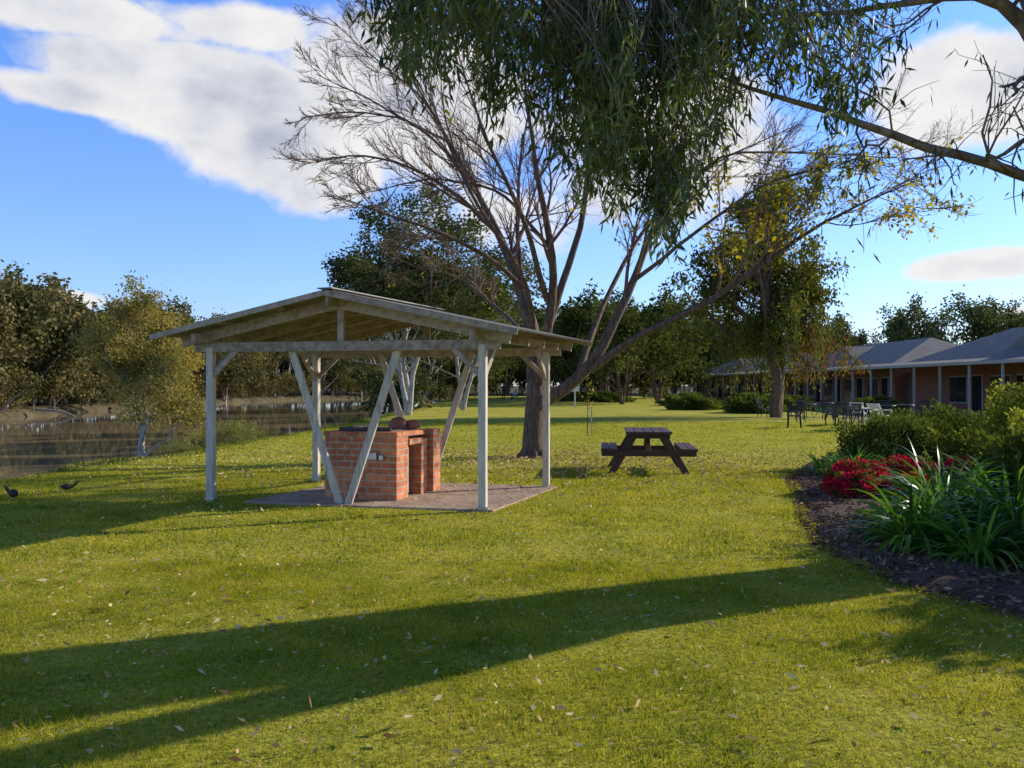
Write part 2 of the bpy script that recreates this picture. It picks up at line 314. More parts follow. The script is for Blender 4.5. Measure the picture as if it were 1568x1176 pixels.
# ------------------------------------------------------------ shelter frame coordinates
O=np.array([-.37,11.26,0]);U=np.array([-3.77,.94,0]);V=np.array([.9,2.49,0])
def S(u,v,z): return O+U*u+V*v+np.array([0,0,z])
def inslab(x,y):
    d=np.stack([x-O[0],y-O[1]]); Mi=np.linalg.inv(np.array([[U[0],V[0]],[U[1],V[1]]])); uv=Mi@d
    return (uv[0]>-.05)&(uv[0]<.87)&(uv[1]>-.05)&(uv[1]<1.06)
def blades(n,y0,y1,h,w,marg=1.5,k=.62):
    y=np.sqrt(rng.uniform(y0*y0,y1*y1,n)); x=rng.uniform(-1,1,n)*(k*y+marg)
    ok=(~inbed(x,y))&(~inslab(x,y))&(x>lawn_e(y)-.6); x=x[ok];y=y[ok];n=len(x)
    z=H(x,y)-.004
    a=rng.random(n)*2*math.pi; sx,sy=np.cos(a)*w/2,np.sin(a)*w/2
    tuft=np.sin(x*9.1+3*np.sin(y*3.3))*np.sin(y*11.+2*np.sin(x*4.1))
    hh=h*rng.uniform(.5,1.25,n)*(.85+.3*np.sin(x*2.1+np.sin(y*1.7))*np.sin(y*1.9)+.25*tuft)
    lx,ly=rng.normal(size=(2,n))*hh*.6
    Vv=np.stack([np.stack([x-sx,y-sy,z],1),np.stack([x+sx,y+sy,z],1),np.stack([x+lx,y+ly,z+hh],1)],1)
    return Vv,n
g=Geo()
for n,y0,y1,h,w in ((330000,2.6,8,.036,.0055),(230000,8,17,.042,.012),(120000,17,38,.05,.028)):
    Vv,k=blades(n,y0,y1,h,w); g.add(Vv.reshape(-1,3),t=np.arange(k*3).reshape(k,3),rnd=np.repeat(rng.random(k),3))
g.build('lawn_grass',M_grass)
g=Geo(); n=2200; y=np.sqrt(rng.uniform(9,28*28,n)); 
y[:520]=rng.uniform(3.3,9,520); x=rng.uniform(-1,1,n)*(y*.6+.5); ok=(x>lawn_e(y)); x,y=x[ok],y[ok]; n=len(x)
C=np.stack([x,y,H(x,y)+rng.uniform(.035,.05,n)],1); leaves(g,C,rng.normal(size=(n,3))*[1,1,.3],rng.uniform(.03,.09,n),rng.uniform(.010,.03,n),mat=0)
n=7000; x=.8+rng.normal(size=n)*4;y=18.6+rng.normal(size=n)*2.8; C=np.stack([x,y,H(x,y)+.045],1); leaves(g,C,rng.normal(size=(n,3))*[1,1,.2],.06,.035,mat=0)
n=16000; y=np.sqrt(rng.uniform(9,18*18,n)); x=rng.uniform(-1,1,n)*(y*.6+.5); C=np.stack([x,y,H(x,y)+.03],1); leaves(g,C,rng.normal(size=(n,3))*[1,1,.3],rng.uniform(.015,.045,n),.010,mat=0)
g.build('fallen_leaves',M_litter)

sh=empty('picnic_shelter')
g=Geo()
P8=[S(-.04,-.03,-.05),S(.86,-.03,-.05),S(.86,1.04,-.05),S(-.04,1.04,-.05),S(-.04,-.03,.03),S(.86,-.03,.03),S(.86,1.04,.03),S(-.04,1.04,.03)]
g.add(P8,BQ); g.build('concrete_slab',M_conc,sh,bevel=.008)
nU=nrm(U)
PH=2.12; RZ=2.68
k=0
for (u,v) in ((0,0),(1,0),(0,1),(1,1)):
    g=Geo(); beam(g,S(u,v,-.05),S(u,v,PH),.10,.10,up=nU); k+=1; g.build('post_%d'%k,M_post,sh,bevel=.006)
    g=Geo(); box(g,S(u,v,.045),(.13,.13,.03)); g.build('post_base_%d'%k,M_steel,sh)
for nm,v,dy in (('front',0,-.06),('back',1,.06)):
    off=nrm(V)*dy
    g=Geo(); beam(g,S(-.06,v,PH),S(1.06,v,PH),.07,.13); g.build(nm+'_tie_beam',M_beam,sh,bevel=.005)
    g=Geo(); beam(g,S(.5,v,PH+.06),S(.5,v,RZ-.06),.07,.09,up=nU); g.build(nm+'_king_post',M_beam,sh,bevel=.005)
    for a,b in ((0,'right'),(1,'left')):
        sgn=-1 if a==0 else 1
        g=Geo(); ue=.5+sgn*.60; beam(g,S(.5,v,RZ)+off,S(ue,v,PH+.07)+off,.06,.14); g.build(nm+'_rafter_'+b,M_beam,sh,bevel=.005)
        g=Geo(); beam(g,S(.5+sgn*.012,v,-.02)-off*1.1,S(.5+sgn*.20,v,PH)-off*1.1,.045,.10,up=nU); g.build(nm+'_v_strut_'+b,M_post,sh,bevel=.005)
        g=Geo(); beam(g,S(.5+sgn*.5,v,PH-.42),S(.5+sgn*.40,v,PH-.05),.05,.07); g.build(nm+'_knee_brace_'+b,M_beam,sh,bevel=.004)
for a,b in ((0,'right'),(1,'left')):
    g=Geo(); beam(g,S(a,-.14,PH+.11),S(a,1.14,PH+.11),.07,.12); g.build('eave_beam_'+b,M_beam,sh,bevel=.005)
    for vv,c in ((0,1),(1,-1)):
        g=Geo(); beam(g,S(a,vv,PH-.45),S(a,vv+c*.18,PH+.05),.05,.08); g.build('side_brace_%s_%d'%(b,vv),M_beam,sh,bevel=.004)
g=Geo(); beam(g,S(.5,-.14,RZ+.02),S(.5,1.14,RZ+.02),.05,.14); g.build('ridge_beam',M_beam,sh,bevel=.005)
g=Geo()
for sgn in (-1,1):
    for q in (.2,.42): 
        z=np.interp(q,[0,.60],[RZ,PH+.07])+.10
        beam(g,S(.5+sgn*q,-.14,z),S(.5+sgn*q,1.14,z),.06,.05)
for vv in (.25,.5,.75):
    for sgn in (-1,1): beam(g,S(.5,vv,RZ-.02),S(.5+sgn*.60,vv,PH+.05),.05,.10)
g.build('purlins_and_rafters',M_beam,sh)
g=Geo()
for sgn in (-1,1):
    nv=260; nu=6; vs=np.linspace(-.155,1.155,nv); uu=np.linspace(0,.655,nu)
    Ug,Vg=np.meshgrid(uu,vs,indexing='ij')
    zc=np.interp(Ug,[0,.60],[RZ+.145,PH+.205])
    zc=np.where(Ug>.6,PH+.205-(Ug-.6)*(RZ-PH-.06)/.6,zc)+.012*np.sin(Vg*V[1]*2*math.pi/.085)
    Pt=O+U*(.5+sgn*Ug)[...,None]+V*Vg[...,None]; Pt[...,2]+=zc
    for dz,fl in ((0,1),(-.006,-1)):
        P2=Pt.copy();P2[...,2]+=dz; ii=np.arange(nv*nu).reshape(nu,nv)
        g.add(P2.reshape(-1,3),np.stack([ii[:-1,:-1],ii[1:,:-1],ii[1:,1:],ii[:-1,1:]],-1).reshape(-1,4))
g.build('corrugated_roof',M_sroof,sh,smooth=True)
g=Geo()
beam(g,S(.5,-.16,RZ+.165),S(.5,1.16,RZ+.165),.22,.015); g.build('ridge_cap',M_sroof,sh)
g=Geo()
for vv in (-.165,1.165):
    for sgn in (-1,1): beam(g,S(.5,vv,RZ+.105),S(.5+sgn*.655,vv,PH+.205-.055*(RZ-PH-.06)/.6-.035),.025,.07)
g.build('barge_boards',M_beam,sh)

# ------------------------------------------------------------ brick barbecue
ang=math.atan2(-.33,.944)
bq=empty('brick_barbecue',(-1.57,12.07,.03),rotz=ang)
def bpart(name,boxes,mat,bev=.004):
    g=Geo()
    for c,s in boxes: box(g,c,s)
    return g.build(name,mat,bq,bevel=bev)
bpart('front_wall',[((-.56,.055,.43),(1.12,.11,.86))],M_brick)
bpart('left_wall',[((-1.065,.73,.43),(.11,1.238,.86))],M_brick)
bpart('right_front_pier',[((-.115,.235,.43),(.23,.248,.86))],M_brick)
bpart('right_middle_pier',[((-.115,.88,.40),(.23,.20,.80))],M_brick)
bpart('right_back_pier',[((-.095,1.28,.46),(.24,.26,.92))],M_brick)
bpart('back_wall',[((-.62,1.27,.45),(.80,.11,.90))],M_brick)
bpart('firebox_lintel',[((-.10,.57,.775),(.25,.42,.08))],M_brick)
bpart('soldier_course',[((-.56,.057,.895),(1.15,.15,.066)),((-1.065,.74,.895),(.14,1.2,.066)),((-.115,.50,.895),(.26,.72,.066))],M_brick)
bpart('firebox_inside',[((-.66,.6,.3),(.66,.9,.55))],M_nearblack,0)  # solid block, its near-black colour standing in for the shade inside the hollow
bpart('firebox_door',[((-.08,.44,.37),(.02,.15,.64))],M_pale)
bpart('hotplate',[((-.58,.62,.935),(.80,.90,.02)),((-.58,.18,.955),(.80,.02,.05)),((-.98,.62,.955),(.02,.90,.05))],M_plate,.003)
bpart('power_box',[((-.36,-.03,.60),(.16,.06,.10)),((-.22,-.02,.58),(.07,.04,.07))],M_steel,.006)
g=Geo(); tp=[[-.42,.12,.92],[-.42,.12,1.16],[-.42,.16,1.22],[-.42,.24,1.22],[-.42,.27,1.16]]
Pp,Rr=resample(tp,[.012,.012],12); tubes(g,Pp[None],Rr[None],8); box(g,(-.42,.12,1.0),(.05,.03,.03)); g.build('tap',M_steel,bq,smooth=True)
def lathe(g,prof,c,S_=20,mat=0):
    a=np.arange(S_)/S_*2*math.pi; K=len(prof)
    Vv=np.array([[[c[0]+r*math.cos(t),c[1]+r*math.sin(t),c[2]+z] for t in a] for r,z in prof])
    idx=np.arange(K*S_).reshape(K,S_); A=idx[:-1];B=idx[1:]
    g.add(Vv.reshape(-1,3),np.stack([A,np.roll(A,-1,1),np.roll(B,-1,1),B],-1).reshape(-1,4),mat=mat)
g=Geo(); lathe(g,[(.14,0),(.145,.03),(.13,.09),(.09,.14),(.03,.16),(.001,.162)],(-.40,.85,.945)); lathe(g,[(.10,0),(.105,.03),(.09,.09),(.04,.12),(.001,.122)],(-.20,.95,.945))
g.build('terracotta_pots',M_terr,bq,smooth=True)

# ------------------------------------------------------------ picnic table
pt=empty('picnic_table',(2.52,16.55,0),rotz=math.radians(-6))
def tpart(name,fn,bev=.006):
    g=Geo(); fn(g); g.build(name,M_table,pt,bevel=bev)
def f(g):
    for i in range(5): box(g,((i-2)*.162,0,.755),(.15,1.8,.045),rnd=rng.random())
tpart('table_top',f)
for sx,nm in ((-1,'left'),(1,'right')):
    def f(g):
        for i in range(2): box(g,(sx*(.63+i*.15),0,.455),(.14,1.8,.045),rnd=rng.random())
    tpart('bench_'+nm,f)
for sy,nm in ((-1,'front'),(1,'back')):
    def f(g):
        for sx in (-1,1): 
            beam(g,(sx*.26,sy*.66,.70),(sx*.68,sy*.66,-.01),.12,.045,up=(0,1,0))
        beam(g,(-.84,sy*.705,.38),(.84,sy*.705,.38),.045,.10)
        beam(g,(-.38,sy*.705,.69),(.38,sy*.705,.69),.045,.085)
    tpart('a_frame_'+nm,f)
def f(g):
    for s in (-1,1): beam(g,(0,s*.66,.40),(0,s*.12,.72),.08,.045)
tpart('centre_braces',f)

# ------------------------------------------------------------ big bare tree (main)
g=Geo(); DB=19.8
limbs=[
 ([(816,706,0),(818,640,0),(826,580,0),(824,525,.1),(806,450,.4),(785,400,.8),(770,360,1.2),(735,300,1.6),(690,220,1.9),(640,130,2.1),(600,60,2.3)],[.27,.21,.19,.15,.11,.085,.07,.055,.035,.022,.01]),
 ([(826,585,0),(838,500,-.5),(850,430,-1.),(842,360,-1.3),(822,280,-1.6),(806,180,-1.8),(795,60,-2)],[.15,.11,.09,.07,.05,.03,.01]),
 ([(840,500,-.5),(868,420,-.6),(892,350,-.5),(903,270,-.3),(905,180,0),(900,70,.3)],[.09,.075,.06,.045,.03,.01]),
 ([(822,622,0),(862,598,-.3),(905,566,-.6),(932,510,-.7),(968,435,-.6),(1000,350,-.4),(1035,260,0),(1080,160,.3)],[.15,.13,.11,.085,.065,.045,.03,.01]),
 ([(905,566,-.6),(955,525,-1.2),(1020,492,-1.8),(1105,452,-2.2),(1180,395,-2.4),(1270,330,-2.4),(1400,275,-2.3)],[.095,.08,.065,.052,.038,.022,.01]),
 ([(802,440,.4),(740,385,-.2),(665,350,-.8),(590,325,-1.2),(520,305,-1.5)],[.065,.05,.038,.025,.01]),
 ([(768,365,1.2),(700,290,.9),(620,245,.5),(540,230,.2),(470,250,0)],[.06,.045,.034,.022,.009]),
 ([(735,300,1.6),(660,205,1.2),(565,150,1),(480,110,.8)],[.045,.033,.022,.009]),
 ([(838,460,-.8),(805,340,-2),(745,210,-2.8),(700,70,-3.2)],[.07,.05,.032,.01]),
 ([(885,575,-.4),(928,450,.8),(990,335,1.8),(1090,250,2.6),(1220,190,3)],[.08,.055,.04,.025,.01]),
 ([(800,440,.4),(790,330,1.8),(800,220,2.8),(830,90,3.4)],[.06,.045,.03,.01]),
 ([(970,430,-.6),(1060,360,-1.8),(1160,290,-2.4),(1300,250,-2.6)],[.05,.036,.025,.01]),
 ([(824,530,0),(760,470,1.5),(700,420,2.6),(620,400,3.2)],[.06,.042,.03,.01]),
 ([(900,270,-.3),(950,200,-.5),(1010,120,-.8),(1060,30,-1)],[.04,.03,.02,.01]),
 ([(700,240,1.8),(650,150,2.4),(560,80,2.8),(500,30,3)],[.035,.026,.018,.008]),
 ([(842,380,-1.2),(770,290,-1.6),(660,270,-2),(570,290,-2.2)],[.045,.03,.02,.008]),
 ([(690,220,1.9),(610,180,1.2),(530,170,.9),(460,180,.6)],[.035,.025,.018,.008]),
 ([(1000,350,-.4),(1100,230,.4),(1220,230,1),(1420,240,1.4)],[.045,.03,.02,.008]),
 ([(820,540,0),(810,440,-1.2),(775,380,-2.2),(720,310,-2.8),(640,120,-3)],[.075,.055,.04,.028,.008]),
]
LP=[];LR=[]
for pts,rad in limbs:
    P,R=resample([W(a,b,DB+c) for a,b,c in pts],rad,16); LP.append(P);LR.append(R)
LP=np.array(LP);LR=np.array(LR)
LP[:,1:]+=np.cumsum(rng.normal(size=LP[:,1:].shape)*.012,axis=1)
tubes(g,LP,LR,10,0)
a=np.arange(7)/7*2*math.pi+.3; c0=W(816,706,DB); c0[2]=0
fl=np.stack([np.stack([c0+np.array([math.cos(t)*.03,math.sin(t)*.03,.55]),c0+np.array([math.cos(t)*.13,math.sin(t)*.13,.16]),c0+np.array([math.cos(t)*.36,math.sin(t)*.36,-.05])]) for t in a]); tubes(g,fl,np.tile([.18,.12,.05],(7,1)),7,0)
P1,R1=spawn(LP,LR,11,t0=.36,ang=.6,lenr=.29,K=7,wig=.09,trop=.06,rr=.5,rmin=.010)
keep=P1[:,0,2]>2.6; P1,R1=P1[keep],R1[keep]
P2,R2=spawn(P1,R1,8,t0=.2,ang=.55,lenr=.52,K=6,wig=.09,trop=.04,rr=.55,rmin=.0065)
P3,R3=spawn(P2,R2,8,t0=.15,ang=.55,lenr=.5,K=4,wig=.10,trop=.05,rr=.6,rmin=.0045)
tubes(g,P1,R1,6,2); tubes(g,P2,R2,4,2); tubes(g,P3,R3,3,2)
mid=P3[:,2]
wgt=.002+.42*sst(1.2,4.6,mid[:,0])*sst(7.2,4.0,mid[:,2])
sel=rng.random(len(P3))<wgt
tipleaves(g,P3[sel],5,.07,.11,.06,mat=1,droop=.6,crnd=.3)
sel2=(mid[:,2]<4.0)&(mid[:,0]>-1)&(rng.random(len(P3))<.30); tipleaves(g,P3[sel2],4,.1,.10,.055,mat=1,droop=.6)
print('main tree twigs',len(P3))
g.build('bare_deciduous_tree',[M_bark,M_yel,M_twig],smooth=True)

# ------------------------------------------------------------ foreground gum (trunk beyond the right of the view)
g=Geo()
T0=np.array([5.95,8.75,0])
tr,rr_=resample([T0+[0,0,-.1],T0+[0,0,.4],T0+[-.02,0,1.5],T0+[-.05,.0,2.9],T0+[-.05,-.1,4.2],T0+[-.1,-.3,5.6],T0+[-.2,-.3,7.5],T0+[-.2,0,10]],[.66,.52,.46,.44,.36,.27,.2,.06],18)
tubes(g,tr[None],rr_[None],16,0)
GL=[
 ([T0+[-.05,-.05,2.75],W(1640,300,8.3),W(1568,262,8.0),W(1480,232,7.8),W(1400,216,7.6),W(1330,182,7.4),W(1230,150,7.2),W(1110,118,7.0),W(1040,80,6.9)],[.10,.065,.055,.046,.04,.034,.026,.016,.007]),
 ([T0+[-.1,-.1,4.9],W(1600,-130,8.1),W(1400,-110,7.6),W(1200,-90,7.2),W(1000,-80,6.9),W(800,-70,6.7),W(640,-60,6.5)],[.15,.11,.09,.07,.05,.03,.012]),
 ([T0+[-.1,-.2,5.0],W(1560,-150,7.6),W(1300,-80,6.8),W(1100,-60,6.2),W(900,-50,5.8),W(740,-40,5.7)],[.12,.09,.07,.05,.03,.012]),
 ([T0+[-.1,0,3.7],W(1575,60,8.6),W(1545,0,8.6),W(1480,-20,8.5),W(1340,20,8.4),W(1200,30,8.2),W(1080,10,8.1)],[.14,.10,.08,.04,.028,.018,.01]),
 ([T0+[-.1,-.2,5.4],W(1520,-290,8.0),W(1250,-330,7.8),W(1000,-350,7.6)],[.14,.10,.06,.02]),
 ([T0+[0,0,4.6],T0+[1.2,.6,6],T0+[2.6,1.2,7.6],T0+[3.6,1.5,9]],[.2,.14,.09,.03]),
 ([T0+[0,0,4.9],T0+[.3,1.6,6.4],T0+[.2,3,8],T0+[0,3.6,9.5]],[.18,.12,.07,.03]),
 ([T0+[-.1,-.3,5.8],T0+[-1.,-1.6,7.4],T0+[-1.8,-2.4,9]],[.16,.1,.03]),
 ([T0+[.05,-.1,.6],T0+[-.02,-.35,1.7],T0+[-.1,-.62,2.9],T0+[-.35,-.98,3.7],T0+[-.6,-1.4,4.8],T0+[-.6,-2.2,6.8]],[.34,.31,.28,.24,.17,.05]),
 ([T0+[-.1,-.4,2.2],T0+[.0,-1.1,3.1],T0+[.1,-1.9,4.4],T0+[0,-2.4,6]],[.22,.18,.12,.04]),
]
GP=[];GR=[]
for pts,rad in GL:
    P,R=resample(pts,rad,16); P[1:]+=np.cumsum(rng.normal(size=P[1:].shape)*.014,axis=0); GP.append(P);GR.append(R)
GP=np.array(GP);GR=np.array(GR); tubes(g,GP,GR,9,0)
A1,B1=spawn(GP[[0,3]],GR[[0,3]],17,t0=.12,ang=.75,lenr=.26,K=7,wig=.28,trop=-.01,rr=.35,rmin=.005)
A2,B2=spawn(A1,B1,6,t0=.3,ang=.7,lenr=.5,K=5,wig=.28,trop=-.06,rr=.6,rmin=.003)
tubes(g,A1,B1,5,0); tubes(g,A2,B2,3,0)
s=A2[:,0,0]<2.9; tipleaves(g,A2[s],8,.05,.12,.02,mat=1,droop=1.2,spread=.7)
tipleaves(g,A2[~s],2,.04,.12,.02,mat=1,droop=1.4,spread=.55)
C1,D1=spawn(GP[4:],GR[4:],7,t0=.4,ang=.7,lenr=.45,K=6,wig=.15,trop=.05,rr=.5,rmin=.01)
C2,D2=spawn(C1,D1,6,t0=.3,ang=.7,lenr=.5,K=5,wig=.15,trop=-.05,rr=.6,rmin=.006)
ok=((C2[:,-1,2]>1.6+.50*C2[:,-1,1]) | (C2[:,-1,0]>.62*C2[:,-1,1]))&(C2[:,-1,2]>3.6); C2,D2=C2[ok],D2[ok]
tubes(g,C1,D1,5,0); tubes(g,C2,D2,3,0); tipleaves(g,C2,50,.2,.13,.022,mat=1,droop=1.2,spread=.6)
px=[560,600,640,720,745,780,850,880,930,960,1010,1040,1075,1100,1200,1280,1340,1400,1460]
pb=[10,80,120,110,190,200,230,300,310,345,375,375,250,215,190,215,160,90,40]
lim=GP[1:4].reshape(-1,3)
def strands(n,xa,xb,clump,sx=15):
    ST=[];LD=[]
    xc=rng.uniform(xa,xb,clump); dc=rng.uniform(5.6,7.7,clump); fc=rng.uniform(.0,1,clump)
    for k in range(n):
        j=rng.integers(clump); x=xc[j]+rng.normal()*sx; d=dc[j]+rng.normal()*.2; yb=np.interp(x,px,pb)*fc[j]+rng.normal()*22
        if x<590: continue
        ln=rng.uniform(50,120)*6.5/d; ytop=yb-ln
        e=W(x-rng.uniform(-15,22),yb,d+rng.normal()*.1); st=W(x+rng.normal()*38,ytop,d)
        m1=st*.65+e*.35+np.array([rng.normal()*.05,rng.normal()*.05,.08])
        m2=st*.3+e*.7+np.array([rng.normal()*.03,rng.normal()*.03,.03])
        P,_=resample([st,m1,m2,e],[1,1],7); ST.append(P)
        if k%3==0:
            q=lim[np.argmin(((lim-st)**2).sum(1)+rng.random(len(lim))*.3)]
            Pm=(q+st)/2+np.array([rng.normal()*.12,rng.normal()*.12,.12]); P,_=resample([q,Pm,st],[1,1],6); LD.append(P)
    return np.array(ST),np.array(LD)
ST,LD=strands(600,600,1110,84); ST2,LD2=strands(170,1095,1400,30); ST3,LD3=strands(330,845,1075,34)
ST=np.concatenate([ST,ST2,ST3]);LD=np.concatenate([LD,LD2,LD3])
tubes(g,ST,np.tile(np.linspace(.004,.0016,7),(len(ST),1)),3,0); tubes(g,LD,np.tile(np.linspace(.009,.004,6),(len(LD),1)),4,0)
tipleaves(g,ST,16,.035,.115,.022,mat=1,droop=1.0,spread=.62,crnd=.35,t0=.0)
g.build('overhanging_gum_tree',[M_gbark,M_hang],smooth=True)

# ------------------------------------------------------------ generic trees
def gen_tree(h,spread,tr,n0=7,n1=6,n2=5,lf=14,sig=.3,ll=.2,lw=.07,t0=.3,lean=0,droop=.4,clump=.4,trop0=.35,fork=1,K2=4,sides=8,ang0=.75,l0=.5,wood3=True,drop=.12,wood2=True):
    g=Geo()
    TP=[];TR=[]
    for k in range(fork):
        a=k/fork*6.28+rng.random(); s=0 if fork==1 else spread*.25
        top=np.array([math.cos(a)*s+lean,math.sin(a)*s,h*rng.uniform(.78,.95)])
        P,R=resample([[0,0,-.2],[top[0]*.15,top[1]*.15,h*.15],[top[0]*.55,top[1]*.55,h*.5],top],[tr*1.25,tr,tr*.7,tr*.12],12)
        P[2:]+=np.cumsum(rng.normal(size=P[2:].shape)*h*.008,axis=0); TP.append(P);TR.append(R)
    TP=np.array(TP);TR=np.array(TR); tubes(g,TP,TR,sides,0)
    P1,R1=spawn(TP,TR,n0,t0=t0,ang=ang0,lenr=l0*spread/(h*.5),K=6,wig=.12,trop=trop0*.3,rr=.55,rmin=.01)
    P2,R2=spawn(P1,R1,n1,t0=.3,ang=.7,lenr=.5,K=5,wig=.15,trop=.05,rr=.6,rmin=.008)
    tubes(g,P1,R1,5,0)
    if wood2: tubes(g,P2,R2,3,0)
    P3,R3=spawn(P2,R2,n2,t0=.2,ang=.7,lenr=.55,K=K2,wig=.15,trop=.02,rr=.6,rmin=.005)
    if wood3: tubes(g,P3,R3,3,0)
    kk=rng.random(len(P2))>drop; keep=np.repeat(kk,n2)
    tipleaves(g,P3[keep],lf,sig,ll,lw,mat=1,droop=droop,crnd=clump)
    return g
def place(g,name,mats,loc,scl=1,rot=0,top=None):
    # bring the finished tree to a wanted overall height (top = height in metres)
    if top:
        zz=np.concatenate(g.v)[:,2]; k=top/np.percentile(zz,99.7)
        g.v=[(v*np.array([min(1,k*1.25),min(1,k*1.25),k],dtype=np.float32)) for v in g.v]
    o=g.build(name,mats,smooth=True,loc=loc,rotz=rot); return o

gt=gen_tree(13.4,9.2,.16,n0=9,n1=7,n2=5,lf=46,sig=.34,ll=.32,lw=.15,t0=.30,fork=3,droop=.6,trop0=.3,clump=.5,l0=.55,drop=.22)
place(gt,'river_red_gum_tree',[M_wbark,M_mid],(-5.6,48,-.05),rot=1.0,top=12.8)
gt=gen_tree(10,6.5,.13,n0=8,n1=6,n2=5,lf=34,sig=.3,ll=.32,lw=.14,t0=.25,fork=2,droop=.7,trop0=.2,clump=.5,drop=.15)
place(gt,'river_red_gum_tree',[M_wbark,M_mid],(-3.2,58,0),rot=2.,top=10.5)
gt=gen_tree(9.5,7,.13,n0=8,n1=6,n2=5,lf=34,sig=.3,ll=.34,lw=.15,t0=.18,fork=2,droop=.7,trop0=.2,clump=.5,drop=.15)
place(gt,'river_red_gum_tree',[M_wbark,M_mid],(-6.8,68,-.2),rot=3.,top=9)
gt=gen_tree(4.9,3.3,.075,n0=18,n1=7,n2=6,lf=36,sig=.12,ll=.10,lw=.045,t0=.14,droop=.9,trop0=.2,clump=.45,ang0=.75,l0=.38,drop=.1)
place(gt,'young_white_gum_tree',[M_wbark,M_birch],(-9.15,22,-.75),rot=.5,top=4.75)
gt=gen_tree(11.4,6.0,.26,n0=11,n1=7,n2=6,lf=28,sig=.28,ll=.28,lw=.11,t0=.3,fork=2,droop=1.2,trop0=.4,clump=.5,l0=.48,drop=.12)
ns=170; Pw=rng.normal(size=(ns,2))*1.4; rad=np.hypot(*Pw.T); 
st=np.stack([Pw[:,0],Pw[:,1],7.8-rad*.75+rng.normal(size=ns)*.7],1); ends=st+np.stack([rng.normal(size=ns)*.3,rng.normal(size=ns)*.3,-rng.uniform(1.5,4.5,ns)],1); ends[:,2]=np.maximum(ends[:,2],1.2+.5*np.maximum(ends[:,0],0))
SP=np.stack([st*(1-t)+ends*t for t in np.linspace(0,1,6)],1); tubes(gt,SP,np.full((ns,6),.012),3,0)
tipleaves(gt,SP,60,.16,.22,.06,mat=1,droop=1.8,spread=.6,t0=0,crnd=.5)
tipleaves(gt,SP[SP[:,-1,0]>1.],34,.2,.22,.08,mat=2,droop=1.6,spread=.6,t0=.45)
place(gt,'weeping_willow_tree',[M_bark,M_wil,M_rust],(13.4,45,0),top=12)

def T(*a,**k): return gen_tree(*a,**k).arrays()
far_t=[T(11,8,.2,n0=6,n1=5,n2=4,lf=22,sig=.55,ll=.55,lw=.33,t0=.12,droop=.3,clump=.6,wood3=False,wood2=False,sides=5,fork=2,l0=.5) for _ in range(6)]
def mass(name,mats,spots,temps,smin,smax,rs=.12):
    g=Geo()
    for (x,y,z) in spots:
        s=rng.uniform(smin,smax); g.addarr(temps[rng.integers(len(temps))],off=(x,y,z),scl=(s*rng.uniform(.9,1.2),s*rng.uniform(.9,1.2),s),rot=rng.random()*6.28,rs=rng.uniform(-rs,rs))
    return g.build(name,mats,smooth=True)
sp=[]
for y in np.arange(40,240,4.2):
    f_=float(far_e(y)); 
    for k in range(2):
        x=f_-3.5-k*6+rng.normal()*1.8; yy_=y+rng.normal()*2; sp.append((x,yy_,float(H(x,yy_))-.2))
mass('opposite_bank_gum_trees',[M_wbark,M_far],sp,far_t,.68,1.1)
sp=[]
for t in np.linspace(0,1,14):
    for k in range(2): sp.append((-46+t*42+rng.normal()*2,240+t*30+k*10+rng.normal()*3,-.2))
mass('far_bend_gum_trees',[M_gbark,M_far],sp,far_t,.8,1.2)
shr=[T(3.2,4,.06,n0=8,n1=5,n2=4,lf=11,sig=.35,ll=.45,lw=.25,t0=.05,droop=.2,wood3=False,wood2=False,sides=4,clump=.6) for _ in range(3)]
sp=[(float(far_e(y))-1.2+rng.normal()*.8,y,float(H(float(far_e(y))-1.2,y))-.3) for y in np.arange(38,236,1.7)]+[(float(far_e(y))-14+rng.normal()*2,y,-.2) for y in np.arange(38,236,2.6)]
mass('opposite_bank_shrubs',[M_gbark,M_far],sp,shr,.45,1.1)
sp=[(x+rng.normal()*2,y0+rng.normal()*5,-.1) for x,y0 in [(-9,150),(-2,165),(5,160),(12,150),(18,165),(25,170),(-6,175),(2,185),(10,180),(20,185),(32,175),(-12,120),(-11,100),(-14,200),(30,190),(-7,112),(-4,140),(8,140),(15,140),(22,150),(28,155)]]
mass('background_gum_trees',[M_gbark,M_mid],sp,far_t,.8,1.15)
sp=[(x,148+rng.normal()*6,-.2) for x in np.arange(-14,36,1.9)]+[(x,120+rng.normal()*3,-.2) for x in np.arange(-13,-3,1.6)]+[(x,112+rng.normal()*3,-.2) for x in np.arange(8,22,1.6)]
mass('background_shrubs',[M_gbark,M_dark],sp,shr,1.0,1.8)
sp=[(x+rng.normal()*1.2,y0+rng.normal()*3,-.1) for x,y0 in [(9.5,80),(13,86),(15,92),(12,98),(8,95),(16,108),(7,104),(18,118),(12,110)]]
mass('dark_garden_trees',[M_bark,M_dark],sp,far_t,.62,.85,rs=.05)
sp=[(x+rng.normal()*2,y0+rng.normal()*6,0) for x,y0 in [(42+i*4.,150-(i%3)*8) for i in range(22)]+[(36,165),(40,172),(46,180),(34,150),(37,158)]]
mass('gum_trees_behind_motel',[M_gbark,M_euc],sp,far_t,.78,1.0)

